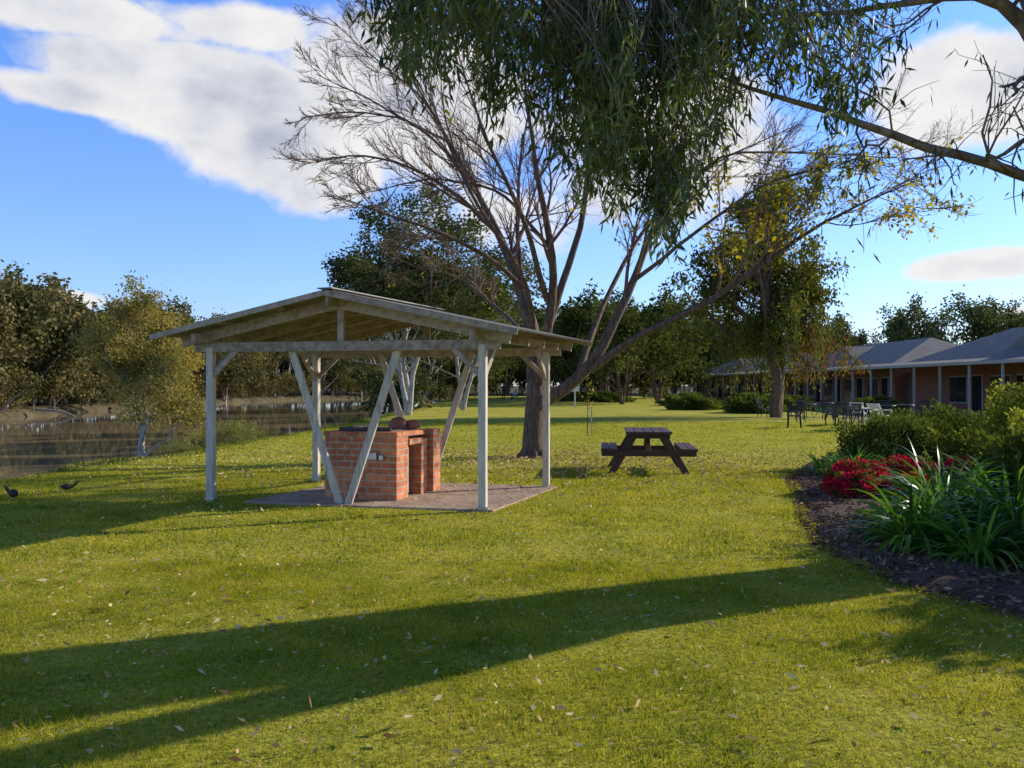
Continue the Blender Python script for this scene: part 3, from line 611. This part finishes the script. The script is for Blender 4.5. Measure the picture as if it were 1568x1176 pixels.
near_shr=[T(1.6,2.2,.03,n0=9,n1=5,n2=4,lf=16,sig=.14,ll=.14,lw=.05,t0=.05,droop=.1,wood3=False,sides=4) for _ in range(3)]
sp=[]
for y in np.arange(17,44,2.4):
    e=float(lawn_e(y)); 
    x=e-1.2-rng.random()*1.8; sp.append((x,y+rng.normal(),float(H(x,y))-.15))
sp+=[(x+rng.normal()*.2,y,float(H(x,y))-.05) for x,y in [(-8.6,24),(-8.9,25.2),(-8.2,26),(-7.9,27.2),(-9.6,26.4),(-10.2,21.5),(-10.6,20.5)] for _ in range(2)]
mass('riverbank_shrubs',[M_gbark,M_bankg],sp,near_shr,.2,.38)
sp=[(x,y,float(H(x,y))-.2) for x,y in [(-9.5,72),(-10,84),(-9,95),(-8.5,64)]]
mass('riverbank_saplings',[M_gbark,M_mid],sp,shr,.6,1.1)
n=60000; y=rng.uniform(7,60,n); x=lawn_e(y)-rng.random(n)**1.4*6.+.2; z=H(x,y)
h=rng.uniform(.05,.20,n)*sst(-.3,.7,lawn_e(y)-x)+.04
D=np.stack([rng.normal(size=n)*.35,rng.normal(size=n)*.35,np.ones(n)],1)
g=Geo(); leaves(g,np.stack([x,y,z-.02],1),D,h,.03,mat=0); g.build('riverbank_tall_grass',M_bankg)
g=Geo()
snag=[([-51,78,-1.6],[-48,76,-.9],[-44,75,-1.6]),([-49,84,-1.5],[-47,83,0.2],[-45,82,1.2]),([-51,95,-1.],[-48,95,-1.2],[-46,94,-1.9]),([-53,120,-1],[-50,119,0],[-48,118,-1.9])]
for s_ in snag:
    P,R=resample(s_,[.2,.13,.05],8); tubes(g,P[None],R[None],6)
g.build('driftwood_snags',M_wbark,smooth=True)

# ------------------------------------------------------------ garden bed plants
def bush(name,c,r,n,ll,lw,mats,extra=None):
    g=Geo(); d=nrm(rng.normal(size=(n,3))); d[:,2]=np.abs(d[:,2])
    ph=rng.random(6)*6.28
    lump=1+.16*np.sin(d[:,0]*5+ph[0])*np.sin(d[:,1]*6+ph[1])+.12*np.sin(d[:,2]*9+ph[2]+d[:,0]*7)
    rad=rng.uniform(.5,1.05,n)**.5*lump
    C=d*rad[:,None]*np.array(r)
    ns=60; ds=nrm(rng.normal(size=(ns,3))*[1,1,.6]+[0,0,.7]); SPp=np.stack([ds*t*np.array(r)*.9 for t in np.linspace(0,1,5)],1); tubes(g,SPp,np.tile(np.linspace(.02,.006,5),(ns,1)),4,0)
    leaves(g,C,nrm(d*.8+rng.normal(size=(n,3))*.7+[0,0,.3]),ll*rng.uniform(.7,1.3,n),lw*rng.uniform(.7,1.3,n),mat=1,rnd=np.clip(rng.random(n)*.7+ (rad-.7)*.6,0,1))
    if extra:
        k,el,ew=extra; d=nrm(rng.normal(size=(k,3))); d[:,2]=np.abs(d[:,2]); cl=np.sin(d[:,0]*7+ph[3])+np.sin(d[:,1]*8+ph[4]); d=d[cl>-.5]; k=len(d)
        leaves(g,d*rng.uniform(.9,1.08,k)[:,None]*np.array(r),rng.normal(size=(k,3)),el,ew,mat=2)
    return g.build(name,mats,smooth=False,loc=c)
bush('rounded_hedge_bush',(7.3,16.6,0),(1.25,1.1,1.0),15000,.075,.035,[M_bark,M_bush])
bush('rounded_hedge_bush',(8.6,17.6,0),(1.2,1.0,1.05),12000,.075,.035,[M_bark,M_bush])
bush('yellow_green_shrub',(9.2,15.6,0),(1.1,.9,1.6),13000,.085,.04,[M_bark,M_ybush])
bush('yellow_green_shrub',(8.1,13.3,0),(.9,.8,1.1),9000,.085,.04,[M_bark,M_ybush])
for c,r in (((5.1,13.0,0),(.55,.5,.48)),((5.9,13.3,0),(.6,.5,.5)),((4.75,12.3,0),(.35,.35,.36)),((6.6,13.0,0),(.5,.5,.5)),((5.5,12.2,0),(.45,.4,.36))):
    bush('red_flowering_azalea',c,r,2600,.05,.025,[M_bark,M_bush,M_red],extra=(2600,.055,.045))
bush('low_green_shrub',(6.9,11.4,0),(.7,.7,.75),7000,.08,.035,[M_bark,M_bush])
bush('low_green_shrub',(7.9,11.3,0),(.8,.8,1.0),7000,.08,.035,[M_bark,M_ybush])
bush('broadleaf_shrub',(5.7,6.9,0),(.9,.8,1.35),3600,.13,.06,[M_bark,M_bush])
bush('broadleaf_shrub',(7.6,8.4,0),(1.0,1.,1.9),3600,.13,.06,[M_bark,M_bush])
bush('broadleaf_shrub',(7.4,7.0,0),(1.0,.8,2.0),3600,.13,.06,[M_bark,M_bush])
def agap(name,clumps):
    g=Geo()
    for cx,cy,n,ln in clumps:
        a=rng.random(n)*6.28; el=rng.uniform(.6,1.4,n); r0=rng.random(n)*.13
        st=np.stack([cx+np.cos(a)*r0,cy+np.sin(a)*r0,np.full(n,.03)],1)
        d=np.stack([np.cos(a)*np.cos(el),np.sin(a)*np.cos(el),np.sin(el)],1); L_=ln*rng.uniform(.6,1.15,n)
        pts=[st]
        for k in range(7):
            d=nrm(d+np.array([0,0,-.25])*(.6+.16*k)+rng.normal(size=(n,3))*.03); pts.append(pts[-1]+d*(L_/7)[:,None])
        P=np.stack(pts,1); P[...,2]=np.maximum(P[...,2],.04+.03*rng.random((n,1)))
        ribbons(g,P,rng.uniform(.028,.048,n))
    return g.build(name,[M_agap],smooth=True)
agap('agapanthus_clump',[(3.85,8.5,190,.8),(4.35,8.9,240,.95),(4.15,7.9,160,.75),(4.85,8.4,230,1.0),(4.6,9.5,190,1.05),(5.2,9.3,180,1.1),(5.2,7.8,150,.85),(5.6,10.0,170,1.1),(5.0,10.2,150,1.05)])
agap('strap_leaf_plant',[(5.55,14.6,80,.65),(5.9,15.2,80,.7),(6.35,14.7,80,.65),(5.4,15.4,60,.6)])
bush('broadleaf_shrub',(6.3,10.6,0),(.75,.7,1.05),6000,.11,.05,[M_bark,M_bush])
for c,r in (((14.2,52,0),(1.6,1.4,.9)),((17,56,0),(1.8,1.4,.9)),((11.9,58,0),(1.5,1.3,.8)),((20.5,50,0),(1.6,1.4,.8)),((14,70,0),(2.2,1.8,.9)),((9,84,0),(2.2,1.8,.9)),((6.5,88,0),(2.,1.8,.9)),((18.5,68,0),(2,1.5,.9)),((4.5,92,0),(1.6,1.5,.9))):
    bush('garden_shrub',c,r,5000,.2,.09,[M_bark,M_bush])

# ------------------------------------------------------------ motel
mo=empty('brick_motel_building')
def mp(name,boxes,mat,bev=0):
    g=Geo()
    for c,s in boxes: box(g,c,s)
    return g.build(name,mat,mo,bevel=bev)
secs=[(36,60),(62.5,88),(90,130)]
mp('brick_walls',[((31.5,(a+b)/2,1.35),(9,b-a,2.9)) for a,b in secs],M_brick2)
mp('link_walls',[((31.8,61.25,1.25),(8,2.48,2.5)),((31.8,89,1.25),(8,1.98,2.5))],M_soffit)
wb=[];db=[];fb=[]
for a,b in secs:
    y=a+1.6
    while y<b-4:
        db.append(((26.95,y,1.08),(.08,.95,2.1))); fb.append(((26.975,y,1.1),(.05,1.1,2.22)))
        wb.append(((26.95,y+2.2,1.35),(.08,1.9,1.5))); fb.append(((26.985,y+2.2,1.35),(.05,2.05,1.65)))
        y+=4.6
mp('door_and_window_frames',fb,M_vpost); mp('windows',wb,M_glass); mp('doors',db,M_nearblack)
g=Geo()
for a,b in secs:
    x0,x1,xr=26.4,36.6,31.5; z0,z1=3.0,5.2; i_=4.2
    v=[[x0,a-.5,z0],[x1,a-.5,z0],[x1,b+.5,z0],[x0,b+.5,z0],[xr,a+i_,z1],[xr,b-i_,z1]]
    g.add(v,[[0,4,5,3],[1,2,5,4],[0,3,2,1]],[[0,1,4],[2,3,5]])
    yc=(a+b)/2
    g.add([[28.2,yc-2.2,3.78],[28.2,yc+2.2,3.78],[28.2,yc,4.9],[31.3,yc,4.9],[31.3,yc-2.2,3.78],[31.3,yc+2.2,3.78]],[[0,2,3,4],[1,5,3,2]],[[0,1,2]])
g.build('main_roofs',M_roof,mo)
g=Geo(); g.add([[24.7,34,2.84],[27.1,34,3.2],[27.1,131,3.2],[24.7,131,2.84],[24.7,34,2.80],[27.1,34,2.94],[27.1,131,2.94],[24.7,131,2.80]],[[0,3,2,1],[4,5,6,7],[0,4,7,3],[0,1,5,4],[2,3,7,6]]); g.build('verandah_roof',M_roof,mo)
mp('verandah_fascia',[((24.68,82.5,2.80),(.04,97,.17))],M_vpost)
g=Geo(); g.add([[24.75,34,2.785],[27.0,34,2.80],[27.0,131,2.80],[24.75,131,2.785]],[[0,1,2,3]]); g.build('verandah_ceiling',M_soffit,mo)
mp('verandah_posts',[((24.85,y,1.4),(.11,.11,2.76)) for y in np.arange(35,131,3.3)],M_vpost)
mp('verandah_floor',[((25.8,82.5,.05),(2.4,97,.1))],M_conc)

# ------------------------------------------------------------ outdoor furniture
def chair(loc,rot,mat,recl=0.):
    e=empty('garden_chair',loc,rot)
    g=Geo()
    for sx in (-1,1):
        beam(g,(sx*.25,.24,0),(sx*.25,.22,.44),.035,.035); beam(g,(sx*.25,-.24,0),(sx*.25,-.20,.44),.035,.035)
        beam(g,(sx*.25,-.22,.43),(sx*.25,.25,.45),.035,.03); beam(g,(sx*.25,-.20,.44),(sx*.25,-.34-recl,.95-recl*.3),.035,.035)
        beam(g,(sx*.27,-.27,.66),(sx*.27,.25,.66),.05,.025); beam(g,(sx*.27,.24,.44),(sx*.27,.24,.66),.03,.03)
    g.build('frame',mat,e)
    g=Geo()
    for i in range(5): box(g,(0,-.18+i*.1,.455),(.48,.075,.02))
    g.build('seat',mat,e)
    g=Geo()
    for i in range(6):
        x=-.2+i*.08; beam(g,(x,-.21,.48),(x,-.34-recl,.93-recl*.3),.04,.015)
    beam(g,(-.26,-.345-recl,.94-recl*.3),(.26,-.345-recl,.94-recl*.3),.06,.025); g.build('backrest',mat,e)
def gtable(loc,rot,mat,r=.5):
    e=empty('garden_table',loc,rot)
    g=Geo(); lathe(g,[(.001,.70),(r,.70),(r+.01,.715),(r,.73),(.001,.73)],(0,0,0),28); g.build('table_top',mat,e)
    g=Geo()
    for a in (0.8,2.37,3.94,5.5): beam(g,(math.cos(a)*.1,math.sin(a)*.1,.70),(math.cos(a)*r*.85,math.sin(a)*r*.85,0),.035,.035)
    g.build('legs',mat,e)
chs=[(11.7,30.8,2.2,M_black,0),(12.6,34.6,.4,M_black,0),(13.9,33.4,-1.,M_white,.18),(14.4,36.8,-.6,M_white,.18),(13.6,42.5,2.0,M_black,0),(15.,42.,-1.7,M_black,0),(16.4,45.5,-2.,M_black,0),(15.3,48,1.5,M_black,0),(17.9,47,-1.,M_black,0),(17.2,95,1.2,M_white,.3),(10.7,33.6,1.2,M_black,0),(12.4,38.6,.5,M_black,0),(17.6,42.2,1.1,M_black,0),(19.,40.6,2.6,M_black,0),(12.9,45.4,-2.2,M_black,0),(16.2,38.4,2.9,M_black,0)]
for x,y,r,mm,rc in chs: chair((x,y,float(H(x,y))),r,mm,rc)
for x,y in ((12.6,31.9),(14.3,43.2),(16.6,47.2),(13.6,35.6),(18.3,41.5),(16.6,39.6)): gtable((x,y,float(H(x,y))),.3,M_black)

e=empty('garden_sign',(4.4,62,0)); g=Geo(); box(g,(0,0,.85),(.1,.1,1.7)); g.build('sign_post',M_white,e,bevel=.01); g=Geo(); box(g,(0,-.08,1.4),(.6,.04,.45)); box(g,(0,-.105,1.4),(.5,.01,.35)); g.build('sign_panel',M_white,e,bevel=.01)
e=empty('staked_sapling',(2.46,29,0)); g=Geo(); box(g,(.14,0,.5),(.04,.04,1.05)); g.build('wooden_stake',M_vpost,e)
g=Geo(); P,R=resample([[0,0,0],[.01,0,.6],[.03,.02,1.3],[.02,0,1.9]],[.016,.012,.005],8); tubes(g,P[None],R[None],5); A_,B_=spawn(P[None],R[None],12,t0=.4,ang=.6,lenr=.25,K=4,rmin=.003); tubes(g,A_,B_,3); tipleaves(g,A_,6,.03,.08,.04,mat=1); g.build('sapling_stem',[M_bark,M_yel],e)

M_duck=plain('dark_duck_feathers',[(.02,.017,.014),(.06,.045,.035)],scale=20,rough=.7,bump=.2)
M_bill=plain('duck_bill',[(.12,.10,.08),(.2,.16,.1)],scale=20,bump=0)
def duck(x,y,rot,s=.55):
    e=empty('duck',(x,y,float(H(x,y))-.01),rot); e.scale=(s,s,s)
    g=Geo()
    P,R=resample([[-.26,0,.20],[-.20,0,.17],[-.08,0,.16],[.08,0,.17],[.17,0,.21],[.21,0,.26],[.23,0,.30],[.26,0,.315],[.29,0,.315]],[.008,.05,.095,.10,.07,.045,.035,.042,.012],20)
    tubes(g,P[None],R[None],12); g.build('body_and_neck',M_duck,e,smooth=True)
    g=Geo(); P,R=resample([[.28,0,.31],[.32,0,.302],[.345,0,.30]],[.02,.014,.008],5); tubes(g,P[None],R[None],8)
    for s_ in (-1,1): beam(g,(0,s_*.04,.1),(.0,s_*.04,.01),.014,.014); box(g,(.03,s_*.04,.01),(.07,.05,.01))
    g.build('bill_and_legs',M_bill,e)
duck(-7.05,12.5,2.6,.6); duck(-6.72,13.45,.4,.5)

def clothes(name,top,leg,split):
    m,nt,N,L=newmat(name); tx=N.new('ShaderNodeTexCoord'); sp=N.new('ShaderNodeSeparateXYZ'); L.new(tx.outputs['Object'],sp.inputs[0])
    hd=.735 if split>.6 else .505
    r=ramp(N,[(0,leg),(split/2,top),(hd,(.45,.28,.2)),(hd+.095,(.05,.03,.02))]); r.color_ramp.interpolation='CONSTANT'
    dv=N.new('ShaderNodeMath'); dv.operation='MULTIPLY'; dv.inputs[1].default_value=.5; L.new(sp.outputs[2],dv.inputs[0]); L.new(dv.outputs[0],r.inputs[0])
    p=N.new('ShaderNodeBsdfPrincipled'); p.inputs['Roughness'].default_value=.8; L.new(r.outputs[0],p.inputs['Base Color']); o=N.new('ShaderNodeOutputMaterial'); L.new(p.outputs[0],o.inputs[0]); return m
def mkperson(name,loc,rot,seated,top,leg):
    if not seated:
        J=[(0,0,.95),(0,0,1.2),(0,0,1.42),(0,0,1.52),(0,0,1.62),(0,.01,1.72), (.09,0,.90),(.10,.02,.50),(.11,0,.07),(.11,.14,.03),(-.09,0,.90),(-.12,-.03,.50),(-.14,-.06,.07),(-.14,.08,.03),(.19,0,1.40),(.24,0,1.12),(.25,.08,.86),(-.19,0,1.40),(-.25,0,1.12),(-.24,.1,.88)]
    else:
        J=[(0,0,.48),(0,-.02,.72),(0,-.02,.95),(0,0,1.04),(0,.01,1.14),(0,.02,1.24), (.10,.05,.48),(.12,.44,.48),(.12,.46,.07),(.12,.60,.03),(-.10,.05,.48),(-.12,.44,.48),(-.12,.46,.07),(-.12,.60,.03),(.19,0,.92),(.23,.05,.66),(.15,.28,.56),(-.19,0,.92),(-.23,.05,.66),(-.15,.28,.56)]
    E=[(0,1),(1,2),(2,3),(3,4),(4,5),(0,6),(6,7),(7,8),(8,9),(0,10),(10,11),(11,12),(12,13),(2,14),(14,15),(15,16),(2,17),(17,18),(18,19)]
    R=[.14,.13,.14,.055,.095,.08,.09,.06,.04,.035,.09,.06,.04,.035,.06,.042,.03,.06,.042,.03]
    e=empty(name,loc,rot); me=bpy.data.meshes.new('body'); me.from_pydata(J,E,[]); o=bpy.data.objects.new('body',me); COL.objects.link(o); o.parent=e
    o.modifiers.new('skin','SKIN')
    if not me.skin_vertices: 
        bm=__import__('bmesh').new(); bm.from_mesh(me); bm.verts.layers.skin.verify(); bm.to_mesh(me); bm.free()
    for i,r in enumerate(R): me.skin_vertices[0].data[i].radius=(r,r*.85)
    me.skin_vertices[0].data[0].use_root=True
    s_=o.modifiers.new('sub','SUBSURF'); s_.levels=1; s_.render_levels=1
    me.materials.append(clothes(name+'_clothes',top,leg,.95 if not seated else .5)); return e
try:
    mkperson('standing_person',(-.95,98,0),2.6,False,(.02,.02,.03),(.02,.02,.03))
    e=mkperson('sitting_person',(.42,96,0),2.0,True,(.55,.45,.55),(.05,.06,.12))
    g=Geo(); box(g,(.42,96,.40),(.5,.45,.05)); 
    for sx in (-1,1):
        for sy in (-1,1): box(g,(.42+sx*.2,96+sy*.18,.19),(.04,.04,.38))
    g.build('low_stool',M_table)
except Exception as ex: print('people failed',ex)

# ------------------------------------------------------------ world / sky
SA=math.radians(23.5); sd=np.array([math.cos(SA),math.sin(SA),0]); EL=math.radians(22.5)
w=bpy.data.worlds.new('World'); scene.world=w; w.use_nodes=True; nt=w.node_tree; N=nt.nodes; L=nt.links; N.clear()
sky=N.new('ShaderNodeTexSky'); sky.sky_type='NISHITA'; sky.sun_disc=False; sky.sun_elevation=EL; sky.sun_rotation=math.atan2(sd[0],sd[1]); sky.air_density=1.0; sky.dust_density=.3; sky.ozone_density=2.0
tc=N.new('ShaderNodeTexCoord')
sz=N.new('ShaderNodeSeparateXYZ'); L.new(tc.outputs['Generated'],sz.inputs[0])
gr=ramp(N,[(0.0,(.40,.45,.62)),(.10,(.41,.50,.76)),(.40,(.40,.58,.96)),(.56,(.18,.24,.38)),(1.0,(.10,.13,.19))]); L.new(sz.outputs[2],gr.inputs[0])
mxs=N.new('ShaderNodeMix'); mxs.data_type='RGBA'; mxs.blend_type='MULTIPLY'; mxs.inputs[0].default_value=1; L.new(sky.outputs[0],mxs.inputs[6]); L.new(gr.outputs[0],mxs.inputs[7])
sc_=N.new('ShaderNodeVectorMath'); sc_.operation='SCALE'; sc_.inputs['Scale'].default_value=2.0; L.new(mxs.outputs[2],sc_.inputs[0])
bg=N.new('ShaderNodeBackground'); bg.inputs['Strength'].default_value=.15; L.new(sc_.outputs[0],bg.inputs['Color'])
def math2(op,a,b=None,c=None):
    n=N.new('ShaderNodeMath'); n.operation=op
    for i,v in enumerate((a,b,c)):
        if v is None: continue
        if isinstance(v,(int,float)): n.inputs[i].default_value=v
        else: L.new(v,n.inputs[i])
    return n.outputs[0]
def blob(px_,py_,rx,ry,rotdeg=0,amp=1.):
    d=nrm(np.array([(px_-784)/F,1,(590-py_)/F]))
    mpn=N.new('ShaderNodeMapping'); mpn.vector_type='TEXTURE'; mpn.inputs['Location'].default_value=d; mpn.inputs['Rotation'].default_value=(0,math.radians(rotdeg),0); mpn.inputs['Scale'].default_value=(rx/F,rx/F*1.5,ry/F)
    L.new(tc.outputs['Generated'],mpn.inputs[0])
    ln=N.new('ShaderNodeVectorMath'); ln.operation='LENGTH'; L.new(mpn.outputs[0],ln.inputs[0])
    v=math2('SUBTRACT',1.0,ln.outputs['Value']); v=math2('MAXIMUM',v,0.); return math2('MULTIPLY',v,amp)
bl=[blob(330,150,270,95,10,2.0),blob(440,220,210,105,8,1.9),blob(150,150,160,34,3,1.5),blob(610,150,240,170,0,1.6),blob(90,15,300,42,2,1.5),blob(350,40,200,45,0,1.2),
    blob(760,330,240,90,0,.9),blob(1000,230,260,170,0,1.2),blob(1470,135,170,105,6,1.7),blob(1510,405,120,30,-3,1.8),blob(1560,480,60,14,0,1.3),blob(90,458,75,20,0,1.5)]
acc=bl[0]
for b in bl[1:]: acc=math2('MAXIMUM',acc,b)
mp_=N.new('ShaderNodeMapping'); mp_.inputs['Location'].default_value=(.7,0,.3); mp_.inputs['Scale'].default_value=(1,1,1.3); L.new(tc.outputs['Generated'],mp_.inputs[0])
cn=N.new('ShaderNodeTexNoise'); cn.inputs['Scale'].default_value=10.; cn.inputs['Detail'].default_value=8; cn.inputs['Roughness'].default_value=.6; L.new(mp_.outputs[0],cn.inputs['Vector'])
v=math2('MULTIPLY_ADD',cn.outputs['Fac'],1.6,-.90); v=math2('ADD',v,acc)
mr=N.new('ShaderNodeMapRange'); mr.interpolation_type='SMOOTHSTEP'; mr.inputs['From Min'].default_value=.15; mr.inputs['From Max'].default_value=.60; L.new(v,mr.inputs['Value'])
gate=N.new('ShaderNodeMapRange'); gate.inputs['From Min'].default_value=0; gate.inputs['From Max'].default_value=.15; L.new(acc,gate.inputs['Value'])
mask=math2('MULTIPLY',mr.outputs[0],gate.outputs[0])
cn2=N.new('ShaderNodeTexNoise'); cn2.inputs['Scale'].default_value=11; cn2.inputs['Detail'].default_value=5; 
mp2=N.new('ShaderNodeMapping'); mp2.inputs['Location'].default_value=(.03,0,.05); mp2.inputs['Scale'].default_value=(1,1,1.6); L.new(tc.outputs['Generated'],mp2.inputs[0]); L.new(mp2.outputs[0],cn2.inputs['Vector'])
sh_=math2('MULTIPLY_ADD',v,.36,math2('MULTIPLY_ADD',cn2.outputs['Fac'],-1.6,.76))
cr=ramp(N,[(0.,(.95,.94,.94)),(.30,(.80,.81,.86)),(.80,(.42,.46,.60))]); L.new(sh_,cr.inputs[0])
bg2=N.new('ShaderNodeBackground'); bg2.inputs['Strength'].default_value=.95; L.new(cr.outputs[0],bg2.inputs['Color'])
ms=N.new('ShaderNodeMixShader'); L.new(mask,ms.inputs[0]); L.new(bg.outputs[0],ms.inputs[1]); L.new(bg2.outputs[0],ms.inputs[2])
wo=N.new('ShaderNodeOutputWorld'); L.new(ms.outputs[0],wo.inputs[0])
s3=np.array([sd[0]*math.cos(EL),sd[1]*math.cos(EL),math.sin(EL)])
ld=bpy.data.lights.new('sun','SUN'); ld.energy=5.0; ld.angle=math.radians(.5); ld.color=(1,.92,.77)
lo=bpy.data.objects.new('sun',ld); COL.objects.link(lo); lo.rotation_euler=Vector(-s3).to_track_quat('-Z','Y').to_euler(); lo.location=(20,10,20)
cd=bpy.data.cameras.new('camera'); cd.sensor_width=36; cd.lens=18/math.tan(math.atan(784/F)); cd.clip_end=5000; cd.clip_start=.05
co=bpy.data.objects.new('camera',cd); COL.objects.link(co); co.location=(0,0,1.6); co.rotation_euler=(math.radians(90)+math.atan(2/F),0,0); scene.camera=co
print('faces',sum(len(m.polygons) for m in bpy.data.meshes))
